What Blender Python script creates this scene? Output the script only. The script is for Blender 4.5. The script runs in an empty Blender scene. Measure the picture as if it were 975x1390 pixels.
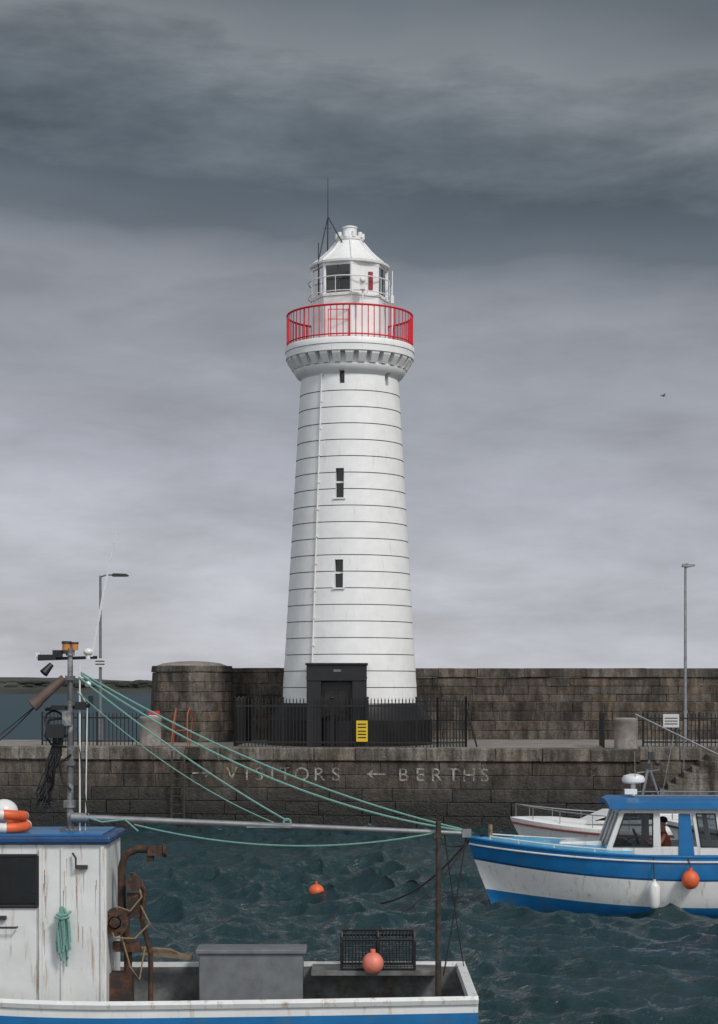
import bpy, math, random
import numpy as np
from mathutils import Vector, Matrix
random.seed(7)
rng = np.random.RandomState(11)
sc = bpy.context.scene
R = math.radians

# ---------------------------------------------------------------- materials
def nt(m):
    m.use_nodes = True
    t = m.node_tree
    return t, t.nodes['Principled BSDF']
def mixrgb(t, a, b, fac, mode='MIX'):
    n = t.nodes.new('ShaderNodeMix'); n.data_type = 'RGBA'; n.blend_type = mode
    for sock, v in ((n.inputs[0], fac), (n.inputs[6], a), (n.inputs[7], b)):
        if hasattr(v, 'links'): t.links.new(v, sock)
        elif isinstance(v, (int, float)): sock.default_value = v
        else: sock.default_value = (*v, 1)
    return n.outputs[2]
def noise(t, scale, detail=5, vec=None, rough=.6, dist=0):
    n = t.nodes.new('ShaderNodeTexNoise'); n.inputs['Scale'].default_value = scale
    n.inputs['Detail'].default_value = detail; n.inputs['Roughness'].default_value = rough
    n.inputs['Distortion'].default_value = dist
    if vec is not None: t.links.new(vec, n.inputs['Vector'])
    return n.outputs['Fac']
def ramp(t, fac, stops):
    n = t.nodes.new('ShaderNodeValToRGB'); e = n.color_ramp.elements
    while len(e) < len(stops): e.new(.5)
    for el, (p, c) in zip(e, stops):
        el.position = p
        el.color = (c, c, c, 1) if isinstance(c, (int, float)) else (*c, 1)
    t.links.new(fac, n.inputs[0]); return n.outputs[0]
def objco(t, scale=(1, 1, 1)):
    c = t.nodes.new('ShaderNodeTexCoord'); m = t.nodes.new('ShaderNodeMapping')
    m.inputs['Scale'].default_value = scale
    t.links.new(c.outputs['Object'], m.inputs[0]); return m.outputs[0]
def bump(t, b, h, strength=.3, dist=.02):
    n = t.nodes.new('ShaderNodeBump'); n.inputs['Strength'].default_value = strength
    n.inputs['Distance'].default_value = dist
    t.links.new(h, n.inputs['Height']); t.links.new(n.outputs[0], b.inputs['Normal'])
def math_(t, op, a, b=None, c=None):
    n = t.nodes.new('ShaderNodeMath'); n.operation = op
    for i, v in enumerate((a, b, c)):
        if v is None: continue
        if hasattr(v, 'links'): t.links.new(v, n.inputs[i])
        else: n.inputs[i].default_value = v
    return n.outputs[0]

def pm(name, col, rough=.55, metal=0, var=.25, scale=6, bmp=.15, dirt=None, dirt_amt=.5, streak=False, bdist=.01):
    m = bpy.data.materials.new(name); t, b = nt(m)
    v = objco(t)
    n1 = noise(t, scale, 4, v)
    dark = tuple(c*(1-var) for c in col); lite = tuple(min(1, c*(1+var*.5)) for c in col)
    c = mixrgb(t, dark, lite, ramp(t, n1, [(.3, 0.0), (.7, 1.0)]))
    if dirt:
        v2 = objco(t, (5, 5, .5) if streak else (1, 1, 1))
        n2 = noise(t, 2.2 if streak else scale*.6, 6, v2, .7)
        lo = .72-dirt_amt*.35
        f = ramp(t, n2, [(lo, 0.0), (min(.98, lo+.16), 1.0)])
        c = mixrgb(t, c, dirt, f)
    t.links.new(c, b.inputs['Base Color'])
    b.inputs['Roughness'].default_value = rough; b.inputs['Metallic'].default_value = metal
    if bmp: bump(t, b, noise(t, scale*5, 3, v), bmp, bdist)
    return m

def stone_mat(name, c1, c2, low=None, lowz=1.0, scale=3, c3=(.19, .13, .085)):
    m = bpy.data.materials.new(name); t, b = nt(m)
    v = objco(t)
    g = t.nodes.new('ShaderNodeNewGeometry')
    rnd = g.outputs['Random Per Island']
    c = mixrgb(t, c1, c2, rnd)
    r2 = math_(t, 'FRACT', math_(t, 'MULTIPLY', rnd, 17.3))
    c = mixrgb(t, c, c3, ramp(t, r2, [(.5, 0.0), (1.0, .7)]))
    n1 = noise(t, scale, 6, v, .7)
    c = mixrgb(t, c, (0.35, 0.315, 0.27), ramp(t, n1, [(.45, 0.0), (.8, .55)]))
    n2 = noise(t, scale*.3, 6, objco(t, (1, 1, .4)), .75)
    c = mixrgb(t, c, (.25, .235, .22), ramp(t, n2, [(.38, 1.0), (.60, 0.0)]), 'MULTIPLY')
    n4 = noise(t, scale*.9, 5, objco(t, (1.6, 1.6, .22)), .7)
    c = mixrgb(t, c, (.35, .34, .32), ramp(t, n4, [(.42, .75), (.56, 0.0)]), 'MULTIPLY')
    n3 = noise(t, scale*6, 3, v)
    c = mixrgb(t, c, (.4, .38, .35), ramp(t, n3, [(.3, .7), (.6, 0.0)]), 'MULTIPLY')
    if low:
        s = t.nodes.new('ShaderNodeSeparateXYZ'); t.links.new(g.outputs['Position'], s.inputs[0])
        z = math_(t, 'ADD', s.outputs[2], math_(t, 'MULTIPLY', n2, -1.1))
        f = ramp(t, math_(t, 'MULTIPLY', z, 1/lowz), [(0.0, 1.0), (1.0, 0.0)])
        c = mixrgb(t, c, low, f)
        t.links.new(ramp(t, f, [(0.0, .85), (1.0, .45)]), b.inputs['Roughness'])
    else: b.inputs['Roughness'].default_value = .85
    t.links.new(c, b.inputs['Base Color'])
    bump(t, b, math_(t, 'ADD', n1, math_(t, 'MULTIPLY', n3, .4)), .8, .07)
    return m

M = {}
M['white'] = pm('white_masonry_paint', (.81, .81, .80), .5, var=.07, scale=2.5, bmp=.25, dirt=(.60, .59, .56), dirt_amt=.38, streak=True)
M['groove'] = pm('joint_painted_shadow', (.19, .185, .18), .9)  # shadow lines between tower courses, painted as dark colour on the groove faces
M['redp'] = pm('red_paint', (.66, .02, .04), .4, var=.2)
M['blackp'] = pm('black_gloss_paint', (.012, .011, .012), .38, var=.4, bmp=.1)
M['blackiron'] = pm('black_iron', (.012, .012, .013), .5)
M['steel'] = pm('galvanised_steel', (.30, .31, .32), .45, .6, dirt=(.2, .1, .05), dirt_amt=.2)
M['greyp'] = pm('grey_pole_paint', (.16, .17, .18), .5)
M['dgrey'] = pm('dark_grey_metal', (.05, .05, .055), .5, .3)
M['mastp'] = pm('weathered_mast_paint', (.13, .13, .135), .5, .2, var=.4, scale=8, dirt=(.4, .4, .4), dirt_amt=.6)
M['stoneq'] = stone_mat('quay_stone', (.10, .082, .067), (.215, .18, .15), (.014, .014, .011), 1.45)
M['stoneb'] = stone_mat('breakwater_stone', (.105, .09, .076), (.20, .172, .145))
M['coping'] = stone_mat('coping_stone', (.22, .195, .17), (.33, .30, .26), c3=(.25, .205, .16))
M['conc'] = pm('concrete', (.27, .24, .215), .85, var=.4, scale=3, bmp=.4, dirt=(.10, .09, .08), dirt_amt=.5)
M['mortar'] = pm('dark_mortar', (.05, .046, .042), .95)
M['deckc'] = pm('pier_concrete', (.25, .23, .205), .85, var=.3, scale=1.2, bmp=.4, dirt=(.13, .12, .11))
M['rust'] = pm('rusty_steel', (.13, .06, .035), .8, .2, var=.6, scale=14, bmp=.7, dirt=(.04, .03, .027), dirt_amt=.9)
M['postp'] = pm('weathered_iron_post', (.06, .05, .042), .8, .2, var=.6, scale=14, bmp=.5, dirt=(.13, .08, .05), dirt_amt=.35)
M['orusty'] = pm('orange_rust_rail', (.34, .10, .05), .7, var=.3)
M['boatw'] = pm('boat_white_gelcoat', (.72, .73, .72), .3, var=.1, scale=2, bmp=.05, dirt=(.45, .36, .25), dirt_amt=.46, streak=True)
M['wheelw'] = pm('wheelhouse_white_paint', (.70, .71, .70), .4, var=.1, scale=3, bmp=.15, dirt=(.36, .27, .18), dirt_amt=.5, streak=True)
M['boatb'] = pm('boat_blue_paint', (.012, .15, .38), .35, var=.2, scale=3, bmp=.08, dirt=(.05, .13, .22), dirt_amt=.5)
M['boatlb'] = pm('boat_light_blue_deck', (.09, .32, .50), .5, var=.2, scale=4, dirt=(.25, .4, .47), dirt_amt=.5)
M['boatdb'] = pm('boat_dark_blue', (.012, .06, .17), .4, var=.3)
M['orange'] = pm('orange_plastic', (.72, .13, .04), .5, var=.2)
M['ropeg'] = pm('green_rope', (.17, .34, .30), .85, var=.3, scale=60)
M['roped'] = pm('dark_rope', (.03, .03, .03), .9)
M['ropeb'] = pm('brown_rope', (.25, .17, .1), .9, var=.4, scale=50)
M['yellow'] = pm('yellow_sign', (.75, .5, .02), .5, var=.05)
M['signw'] = pm('white_sign', (.6, .6, .6), .5, var=.05)
M['signr'] = pm('red_sign', (.6, .03, .03), .5, var=.05)
M['amber'] = pm('amber_lens', (.5, .2, .04), .2)
M['wdark'] = pm('dark_interior', (.02, .02, .022), .7)
M['wood'] = pm('weathered_wood', (.22, .16, .1), .8, var=.4, scale=12)
M['wpaint'] = pm('white_window_frame', (.76, .76, .75), .4, var=.05)
M['deckg'] = pm('boat_deck_grey', (.16, .17, .17), .8, var=.4, dirt=(.09, .075, .06), dirt_amt=.7)
gm = bpy.data.materials.new('window_glass'); gm.use_nodes = True; t = gm.node_tree
t.nodes.clear()
o = t.nodes.new('ShaderNodeOutputMaterial'); mx = t.nodes.new('ShaderNodeMixShader')
tr = t.nodes.new('ShaderNodeBsdfTransparent'); tr.inputs[0].default_value = (.42, .45, .47, 1)
gl = t.nodes.new('ShaderNodeBsdfGlossy'); gl.inputs['Roughness'].default_value = .03
fr = t.nodes.new('ShaderNodeFresnel'); fr.inputs[0].default_value = 1.6
t.links.new(fr.outputs[0], mx.inputs[0]); t.links.new(tr.outputs[0], mx.inputs[1]); t.links.new(gl.outputs[0], mx.inputs[2])
t.links.new(mx.outputs[0], o.inputs[0]); M['glass'] = gm
dg = bpy.data.materials.new('dark_window_glass'); t, b = nt(dg)
b.inputs['Base Color'].default_value = (.012, .014, .016, 1); b.inputs['Roughness'].default_value = .06
M['dglass'] = dg

# ---------------------------------------------------------------- mesh builder
class MB:
    def __init__(s): s.v = []; s.f = []; s.m = []
    def add(s, vs, fs, mi=0):
        o = len(s.v); s.v += [tuple(p) for p in vs]; s.f += [tuple(i+o for i in f) for f in fs]; s.m += [mi]*len(fs); return s
    def box(s, c, d, rz=0, mi=0, mat=None, ch=0):
        hx, hy, hz = d[0]/2, d[1]/2, d[2]/2
        vs = [Vector((x*hx, y*hy, z*hz)) for x in (-1, 1) for y in (-1, 1) for z in (-1, 1)]
        r = mat if mat else Matrix.Rotation(rz, 3, 'Z')
        vs = [r @ p + Vector(c) for p in vs]
        return s.add(vs, [(0, 1, 3, 2), (4, 6, 7, 5), (0, 4, 5, 1), (2, 3, 7, 6), (0, 2, 6, 4), (1, 5, 7, 3)], mi)
    def cyl(s, p0, p1, r0, r1=None, n=12, mi=0, cap=True):
        r1 = r0 if r1 is None else r1
        p0 = Vector(p0); p1 = Vector(p1); d = (p1-p0).normalized()
        u = d.orthogonal().normalized(); w = d.cross(u)
        vs = []
        for p, r in ((p0, r0), (p1, r1)):
            for i in range(n):
                a = 2*math.pi*i/n; vs.append(p+u*math.cos(a)*r+w*math.sin(a)*r)
        fs = [(i, (i+1) % n, n+(i+1) % n, n+i) for i in range(n)]
        if cap: fs += [tuple(range(n-1, -1, -1)), tuple(range(n, 2*n))]
        return s.add(vs, fs, mi)
    def tube(s, pts, r, n=6, mi=0):
        pts = [Vector(p) for p in pts]; vs = []; k = len(pts)
        up = None
        for i, p in enumerate(pts):
            d = (pts[min(i+1, k-1)]-pts[max(i-1, 0)]).normalized()
            if up is None: up = d.orthogonal().normalized()
            up = (up - d*up.dot(d)).normalized(); w = d.cross(up)
            rr = r[i] if isinstance(r, (list, tuple)) else r
            for j in range(n):
                a = 2*math.pi*j/n; vs.append(p+up*math.cos(a)*rr+w*math.sin(a)*rr)
        fs = [(i*n+j, i*n+(j+1) % n, (i+1)*n+(j+1) % n, (i+1)*n+j) for i in range(k-1) for j in range(n)]
        fs += [tuple(range(n-1, -1, -1)), tuple(range((k-1)*n, k*n))]
        return s.add(vs, fs, mi)
    def lathe(s, prof, n=48, c=(0, 0, 0), a0=0, mis=None):
        vs = []
        for r, z in prof:
            for i in range(n):
                a = a0+2*math.pi*i/n; vs.append((c[0]+r*math.cos(a), c[1]+r*math.sin(a), c[2]+z))
        o = len(s.v); s.v += vs
        for k in range(len(prof)-1):
            for i in range(n):
                s.f.append((o+k*n+i, o+k*n+(i+1) % n, o+(k+1)*n+(i+1) % n, o+(k+1)*n+i)); s.m.append(mis[k] if mis else 0)
        s.f.append(tuple(o+i for i in range(n-1, -1, -1))); s.m.append(0)
        s.f.append(tuple(o+(len(prof)-1)*n+i for i in range(n))); s.m.append(0)
        return s
    def torus(s, c, R_, r, rot=None, n=32, m=10, a1=2*math.pi, mi=0, mif=None):
        vs = []; rot = rot or Matrix.Identity(3)
        for i in range(n):
            a = a1*i/n
            for j in range(m):
                b_ = 2*math.pi*j/m
                p = Vector(((R_+r*math.cos(b_))*math.cos(a), (R_+r*math.cos(b_))*math.sin(a), r*math.sin(b_)))
                vs.append(rot @ p + Vector(c))
        o = len(s.v); s.v += [tuple(p) for p in vs]
        for i in range(n):
            for j in range(m):
                s.f.append((o+i*m+j, o+((i+1) % n)*m+j, o+((i+1) % n)*m+(j+1) % m, o+i*m+(j+1) % m))
                s.m.append(mif(i) if mif else mi)
        return s
    def sphere(s, c, r, n=20, m=12, sc_=(1, 1, 1), mi=0):
        prof = [(max(1e-4, r*math.sin(math.pi*k/m)), -r*math.cos(math.pi*k/m)) for k in range(m+1)]
        vs = [(c[0]+sc_[0]*q*math.cos(2*math.pi*i/n), c[1]+sc_[1]*q*math.sin(2*math.pi*i/n), c[2]+sc_[2]*z) for q, z in prof for i in range(n)]
        fs = [(k*n+i, k*n+(i+1) % n, (k+1)*n+(i+1) % n, (k+1)*n+i) for k in range(m) for i in range(n)]
        return s.add(vs, fs, mi)
    def prism(s, poly, y0, y1, mi=0):   # poly in x,z, extruded in y
        n = len(poly)
        vs = [(x, y0, z) for x, z in poly]+[(x, y1, z) for x, z in poly]
        fs = [tuple(range(n)), tuple(range(2*n-1, n-1, -1))]+[(i, n+i, n+(i+1) % n, (i+1) % n) for i in range(n)]
        return s.add(vs, fs, mi)
    def prismz(s, poly, z0, z1, mi=0):
        n = len(poly)
        vs = [(x, y, z0) for x, y in poly]+[(x, y, z1) for x, y in poly]
        fs = [tuple(range(n-1, -1, -1)), tuple(range(n, 2*n))]+[(i, (i+1) % n, n+(i+1) % n, n+i) for i in range(n)]
        return s.add(vs, fs, mi)
    def build(s, name, mats, parent=None, smooth=False, bevel=0, loc=(0, 0, 0), rz=0, seg=2):
        me = bpy.data.meshes.new(name); me.from_pydata(s.v, [], s.f)
        if not isinstance(mats, (list, tuple)): mats = [mats]
        for m_ in mats: me.materials.append(M[m_] if isinstance(m_, str) else m_)
        me.polygons.foreach_set('material_index', s.m)
        import bmesh
        bm = bmesh.new(); bm.from_mesh(me); bmesh.ops.recalc_face_normals(bm, faces=bm.faces); bm.to_mesh(me); bm.free()
        if smooth:
            me.polygons.foreach_set('use_smooth', [True]*len(me.polygons)); me.set_sharp_from_angle(angle=R(38))
        ob = bpy.data.objects.new(name, me); sc.collection.objects.link(ob)
        ob.location = loc; ob.rotation_euler = (0, 0, rz)
        if parent: ob.parent = parent
        if bevel:
            b_ = ob.modifiers.new('bev', 'BEVEL'); b_.width = bevel; b_.segments = seg; b_.limit_method = 'ANGLE'; b_.angle_limit = R(40)
        return ob
def empty(name, loc=(0, 0, 0), rz=0):
    e = bpy.data.objects.new(name, None); sc.collection.objects.link(e); e.location = loc; e.rotation_euler = (0, 0, rz)
    e.empty_display_size = .3; return e
def cat(p0, p1, sag, n=24):
    p0 = Vector(p0); p1 = Vector(p1)
    return [p0.lerp(p1, i/n)-Vector((0, 0, sag*4*(i/n)*(1-i/n))) for i in range(n+1)]

# ---------------------------------------------------------------- camera
cam = bpy.data.cameras.new('camera'); co = bpy.data.objects.new('camera', cam); sc.collection.objects.link(co)
co.location = (0, 0, 4.33); co.rotation_euler = (R(90), 0, 0)
cam.sensor_fit = 'HORIZONTAL'; cam.sensor_width = 36; cam.lens = 36*2460/975
cam.shift_y = 240/975; cam.clip_end = 20000; cam.clip_start = .5
sc.camera = co
sc.view_settings.view_transform = 'Standard'; sc.view_settings.look = 'None'; sc.view_settings.exposure = 0

# ---------------------------------------------------------------- world + sun
sd = Vector((.55, -.72, .85)).normalized()
el = math.asin(sd.z); az = math.atan2(sd.x, sd.y)
w = bpy.data.worlds.new('World'); sc.world = w; w.use_nodes = True; t = w.node_tree
bg = t.nodes['Background']; bg.inputs[1].default_value = .1
sk = t.nodes.new('ShaderNodeTexSky'); sk.sky_type = 'NISHITA'; sk.sun_disc = False
sk.sun_elevation = el; sk.sun_rotation = az
tc = t.nodes.new('ShaderNodeTexCoord'); sp = t.nodes.new('ShaderNodeSeparateXYZ'); t.links.new(tc.outputs['Generated'], sp.inputs[0])
mp = t.nodes.new('ShaderNodeMapping'); mp.inputs['Scale'].default_value = (2.8, 2.8, 9.5); mp.inputs['Rotation'].default_value = (0, R(-7), 0)
mp.inputs['Location'].default_value = (1.7, 0, .4)
t.links.new(tc.outputs['Generated'], mp.inputs[0])
nA = noise(t, 1.1, 3, mp.outputs[0], .45, .3)
nB = noise(t, 2.9, 6, mp.outputs[0], .55, .3)
nC = noise(t, 7.5, 6, mp.outputs[0], .62, .2)
zz = math_(t, 'ADD', sp.outputs[2], math_(t, 'MULTIPLY', sp.outputs[0], .10))
zz = math_(t, 'ADD', zz, math_(t, 'MULTIPLY', math_(t, 'SUBTRACT', nA, .5), .09))
zz = math_(t, 'ADD', zz, math_(t, 'MULTIPLY', math_(t, 'SUBTRACT', nB, .5), .075))
zz = math_(t, 'ADD', zz, math_(t, 'MULTIPLY', math_(t, 'SUBTRACT', nC, .5), .025))
zz = math_(t, 'SUBTRACT', zz, .026)
cl = ramp(t, zz, [(0.0, (.52, .53, .575)), (.05, (.475, .487, .54)), (.10, (.40, .413, .465)), (.15, (.325, .34, .38)),
                  (.182, (.275, .293, .33)), (.210, (.138, .162, .19)), (.245, (.094, .118, .142)), (.275, (.14, .166, .19)), (.305, (.225, .247, .27)),
                  (.335, (.14, .162, .185)), (.37, (.095, .115, .136)), (.6, (.13, .15, .175)), (1.0, (.3, .32, .35))])
mod = ramp(t, nB, [(.30, .78), (.70, 1.18)])
cl = mixrgb(t, cl, mod, 1.0, 'MULTIPLY')
cl = mixrgb(t, cl, ramp(t, nC, [(.3, .93), (.7, 1.06)]), 1.0, 'MULTIPLY')
back = ramp(t, math_(t, 'MULTIPLY_ADD', sp.outputs[1], -.5, .5), [(.48, 0.0), (.9, 1.0)])
cl = mixrgb(t, cl, (.92, .95, 1.0), back)
ten = t.nodes.new('ShaderNodeVectorMath'); ten.operation = 'SCALE'; ten.inputs['Scale'].default_value = 10
t.links.new(cl, ten.inputs[0])
fin = mixrgb(t, sk.outputs[0], ten.outputs[0], .97)
t.links.new(fin, bg.inputs[0])
sl = bpy.data.lights.new('sun', 'SUN'); sl.energy = 2.0; sl.angle = R(12); sl.color = (1, .965, .915)
so = bpy.data.objects.new('sun', sl); sc.collection.objects.link(so); so.rotation_euler = (-sd).to_track_quat('-Z', 'Y').to_euler()
so.location = (20, -20, 40)

# ---------------------------------------------------------------- water
def axis(lo, hi, step, far, g):
    a = list(np.arange(lo, hi, step)); s = step
    while a[-1] < far: s *= g; a.append(a[-1]+s)
    return a
ya = np.array(axis(19, 60, .065, 7000, 1.12)); ya = np.concatenate([[-400, -60, -10, 0, 6, 10, 12, 14, 16, 17.5], ya])
xr = axis(0, 13, .055, 5000, 1.14); xa = np.array([-x for x in xr[:0:-1]]+xr)
X, Y = np.meshgrid(xa, ya); Z = np.zeros_like(X)
fade = np.clip((66-Y)/8, 0, 1)*np.clip((Y-18)/3, 0, 1)*np.clip((16-np.abs(X))/3, 0, 1)
DX = np.zeros_like(X); DY = np.zeros_like(X)
for i in range(100):
    lam = .30*(9.5**rng.rand()); k = 2*math.pi/lam; th = R(215)+rng.randn()*R(42)
    a = .0105*lam*(.6+.8*rng.rand()); ph = rng.rand()*6.28
    cx, cy = math.cos(th), math.sin(th); q = k*(cx*X+cy*Y)+ph
    Z += a*np.cos(q); s_ = np.sin(q)*a*.95; DX -= cx*s_; DY -= cy*s_
gust = .80+.34*np.sin(X*.35+Y*.21)*np.sin(Y*.17-X*.12+1)
Z *= fade*gust; X2 = X+DX*fade*gust; Y2 = Y+DY*fade*gust
def water_z(x, y):
    m_ = (np.abs(X2-x) < .2) & (np.abs(Y2-y) < .2); return float(Z[m_].mean()), float(Z[m_].max())
BZ = water_z(-.87, 37.0)
ny, nx = X.shape
me = bpy.data.meshes.new('sea_water'); me.vertices.add(nx*ny)
me.vertices.foreach_set('co', np.stack([X2, Y2, Z], -1).reshape(-1).astype(np.float32))
idx = np.arange(nx*ny).reshape(ny, nx)
q = np.stack([idx[:-1, :-1], idx[:-1, 1:], idx[1:, 1:], idx[1:, :-1]], -1).reshape(-1, 4)
me.loops.add(q.size); me.loops.foreach_set('vertex_index', q.reshape(-1).astype(np.int32))
me.polygons.add(len(q)); me.polygons.foreach_set('loop_start', (np.arange(len(q))*4).astype(np.int32))
me.polygons.foreach_set('use_smooth', np.ones(len(q), dtype=bool)); me.update(); me.validate()
wm = bpy.data.materials.new('sea_water'); t, b = nt(wm)
v = objco(t)
g = t.nodes.new('ShaderNodeNewGeometry'); s = t.nodes.new('ShaderNodeSeparateXYZ'); t.links.new(g.outputs['Position'], s.inputs[0])
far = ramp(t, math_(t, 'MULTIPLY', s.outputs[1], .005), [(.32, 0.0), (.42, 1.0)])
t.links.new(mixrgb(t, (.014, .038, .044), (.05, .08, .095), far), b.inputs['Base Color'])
t.links.new(ramp(t, far, [(0.0, .05), (1.0, .6)]), b.inputs['Roughness']); b.inputs['IOR'].default_value = 1.34
t.links.new(ramp(t, far, [(0.0, .58), (1.0, .12)]), b.inputs['Specular IOR Level'])
h = math_(t, 'ADD', noise(t, 5.5, 4, objco(t, (1, 1.4, 1)), .65, .3), math_(t, 'MULTIPLY', noise(t, .9, 3, v), 1.2))
bump(t, b, h, .8, .09)
me.materials.append(wm); wo = bpy.data.objects.new('sea_water', me); sc.collection.objects.link(wo)

# ---------------------------------------------------------------- far shore
mb = MB(); n = 160; vs = []; 
for i in range(n+1):
    x = -1600+3200*i/n
    hgt = 13+3.5*math.sin(i*.13+1)+1.5*math.sin(i*.41)+random.random()*1.2
    vs += [(x, 1500, -.5), (x, 1515, 3), (x, 1600, hgt*.75), (x, 1750, hgt), (x, 2100, -.5)]
mb.add(vs, [(i*5+j, (i+1)*5+j, (i+1)*5+j+1, i*5+j+1) for i in range(n) for j in range(4)])
hm = pm('distant_fields', (.045, .05, .04), .95, var=.5, scale=.012, bmp=0, dirt=(.09, .09, .06), dirt_amt=.6)
mb.build('distant_hills', hm, smooth=True)
mb = MB()
for i in range(260):
    x = random.uniform(-420, 100); y = 1540+random.random()*60; r_ = random.uniform(1.2, 2.8)
    mb.sphere((x, y, 6+random.random()*4), r_, 8, 5, sc_=(2.6, 1, .8))
mb.build('distant_trees', pm('distant_hedges', (.035, .04, .03), .95, var=.5, scale=.05, bmp=0))

# ---------------------------------------------------------------- stone blocks
def block(mb, x0, x1, y0, y1, z0, z1, c=.02, mi=0):
    vs = [(x0, y1, z0), (x1, y1, z0), (x1, y1, z1), (x0, y1, z1),
          (x0, y0+c, z0), (x1, y0+c, z0), (x1, y0+c, z1), (x0, y0+c, z1),
          (x0+c, y0, z0+c), (x1-c, y0, z0+c), (x1-c, y0, z1-c), (x0+c, y0, z1-c)]
    j = lambda: (random.random()-.5)*.016
    vs = [(a+j(), b_+j(), c_+j()) for a, b_, c_ in vs]
    mb.add(vs, [(0, 1, 2, 3), (0, 4, 5, 1), (1, 5, 6, 2), (2, 6, 7, 3), (3, 7, 4, 0),
                (4, 8, 9, 5), (5, 9, 10, 6), (6, 10, 11, 7), (7, 11, 8, 4), (8, 11, 10, 9)], mi)
def courses(mb, xa, xb, zs, yf, depth=.4, lmin=.7, lmax=1.5, gap=.004, jit=.025):
    for k in range(len(zs)-1):
        x = xa
        y0 = yf[k] if isinstance(yf, (list, tuple)) else yf
        while x < xb-.05:
            l = random.uniform(lmin, lmax)
            if xb-(x+l) < lmin*.6: l = xb-x
            block(mb, x+gap/2, x+l-gap/2, y0-random.random()*jit, y0+depth, zs[k]+gap/2, zs[k+1]-gap/2)
            x += l

QA = math.atan(-.13)
quay = empty('stone_quay', (0, 56, 0), QA)
ZS = [-.6, .42, .84, 1.25, 1.66, 2.08]
mb = MB(); courses(mb, -34, 8.6, ZS, [-.20, -.17, -.13, 0, .01], lmin=.7, lmax=2.1)
courses(mb, 8.6, 30, ZS, [1.66]*5)
mb.build('wall_blocks', 'stoneq', quay)
mb = MB(); x = -34
while x < 8.5:
    l = random.uniform(1.1, 2.3); l = 8.6-x if 8.6-x-l < .8 else l
    block(mb, x+.005, x+l-.005, -.07-random.random()*.02, .75, 2.09, 2.5+random.random()*.012, .035); x += l
x = 8.6
while x < 30:
    l = random.uniform(1.1, 2.0); block(mb, x+.01, x+l-.01, 1.6, 2.4, 2.09, 2.5+random.random()*.012, .03); x += l
mb.build('coping', 'coping', quay)
mb = MB()
mb.prismz([(-34, .05), (8.56, .05), (8.56, 1.72), (30, 1.72), (30, 20), (-7, 16), (-7, 8), (-34, 6)], -1, 2.08)
mb.build('core', 'mortar', quay)
mb = MB()
mb.prismz([(-34, .76), (8.56, .76), (8.56, 2.41), (30, 2.41), (30, 20), (-7, 16), (-7, 8), (-34, 6)], 2.085, 2.494)
mb.build('pavement', 'deckc', quay)
mb = MB()
for k in range(5):
    for (a, b_) in ((.0, .8), (.8, 1.6)):
        mb.box((8.585, (a+b_)/2, (ZS[k]+ZS[k+1])/2), (.06, b_-a-.02, ZS[k+1]-ZS[k]-.02))
mb.build('recess_side', 'stoneq', quay)
mb = MB()
for i in range(8):
    zt = 1.08+i*.178; xs = 8.95+i*.24; xe = 12.6
    mb.box(((xs+xe)/2, .82+.002*i, zt-.089), (xe-xs, 1.5-.004*i, .176))
mb.box((10.8, .84, .2), (3.6, 1.46, 1.58))
mb.build('harbour_steps', 'coping', quay, bevel=.012)
mb = MB(); mb.tube([(8.45, .4, 3.55), (10.9, -.2, 2.35), (12.5, -.6, 1.6)], .03); mb.cyl((8.5, .4, 2.5), (8.5, .4, 3.54), .025); mb.cyl((9.9, .15, 1.9), (9.9, .05, 2.85), .022)
mb.build('gangway_handrail', 'steel', quay, smooth=True)
mb = MB()
for xq in (-9.5, -2.2, 3.2, 7.2):
    mb.torus((xq, -.10, 1.95), .10, .018, Matrix.Rotation(R(90), 3, 'X'), n=18, m=6)
mb.build('mooring_rings', 'rust', quay, smooth=True)
lt = bpy.data.materials.new('worn_white_lettering'); t, b = nt(lt)
b.inputs['Base Color'].default_value = (.50, .48, .44, 1); b.inputs['Roughness'].default_value = .8
t.links.new(ramp(t, noise(t, 5, 6, objco(t), .8), [(.42, .08), (.60, .75)]), b.inputs['Alpha'])
def letter(ch, px, size=.58):
    cu = bpy.data.curves.new('l', 'FONT'); cu.body = ch; cu.size = size; cu.align_x = 'CENTER'
    ob = bpy.data.objects.new('l', cu); sc.collection.objects.link(ob)
    bpy.context.view_layer.update()
    me_ = bpy.data.meshes.new_from_object(ob.evaluated_get(bpy.context.evaluated_depsgraph_get()))
    bpy.data.objects.remove(ob)
    r = [(v_.co.x*1.05+px, v_.co.y) for v_ in me_.vertices]
    return r, [tuple(p.vertices) for p in me_.polygons]
mb = MB()
for ch, px in zip('VISITORSBERTHS', [312, 333, 350, 368, 386, 409, 433, 456, 548, 571, 593, 616, 637, 658]):
    x = (px-487.5)/43.9
    vs, fs = letter(ch, x)
    mb.add([(a, -.036, 1.49+z) for a, z in vs], fs)
for x0, s_ in ((-4.95, 1), (.55, -1)):
    mb.add([(x0-.3, -.036, 1.67), (x0+.3, -.036, 1.67), (x0+.3, -.036, 1.72), (x0-.3, -.036, 1.72)], [(0, 1, 2, 3)])
    mb.add([(x0+.3*s_, -.038, 1.695), (x0+.12*s_, -.038, 1.83), (x0+.12*s_, -.038, 1.76), (x0+.2*s_, -.038, 1.695), (x0+.12*s_, -.038, 1.63), (x0+.12*s_, -.038, 1.56)], [(0, 1, 2, 3), (0, 3, 4, 5)])
mb.build('painted_lettering', lt, quay)
lad = empty('quay_ladder', (-5.6, 56.73, 0), QA)
mb = MB()
for sx in (-.2, .2):
    mb.tube([(sx, -.34, -.4), (sx, -.34, 2.0), (sx, -.22, 2.4)], .035)
for i in range(9): mb.cyl((-.2, -.34, -.1+i*.27), (.2, -.34, -.1+i*.27), .02)
mb.build('ladder', 'postp', lad)
mb = MB()
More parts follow.
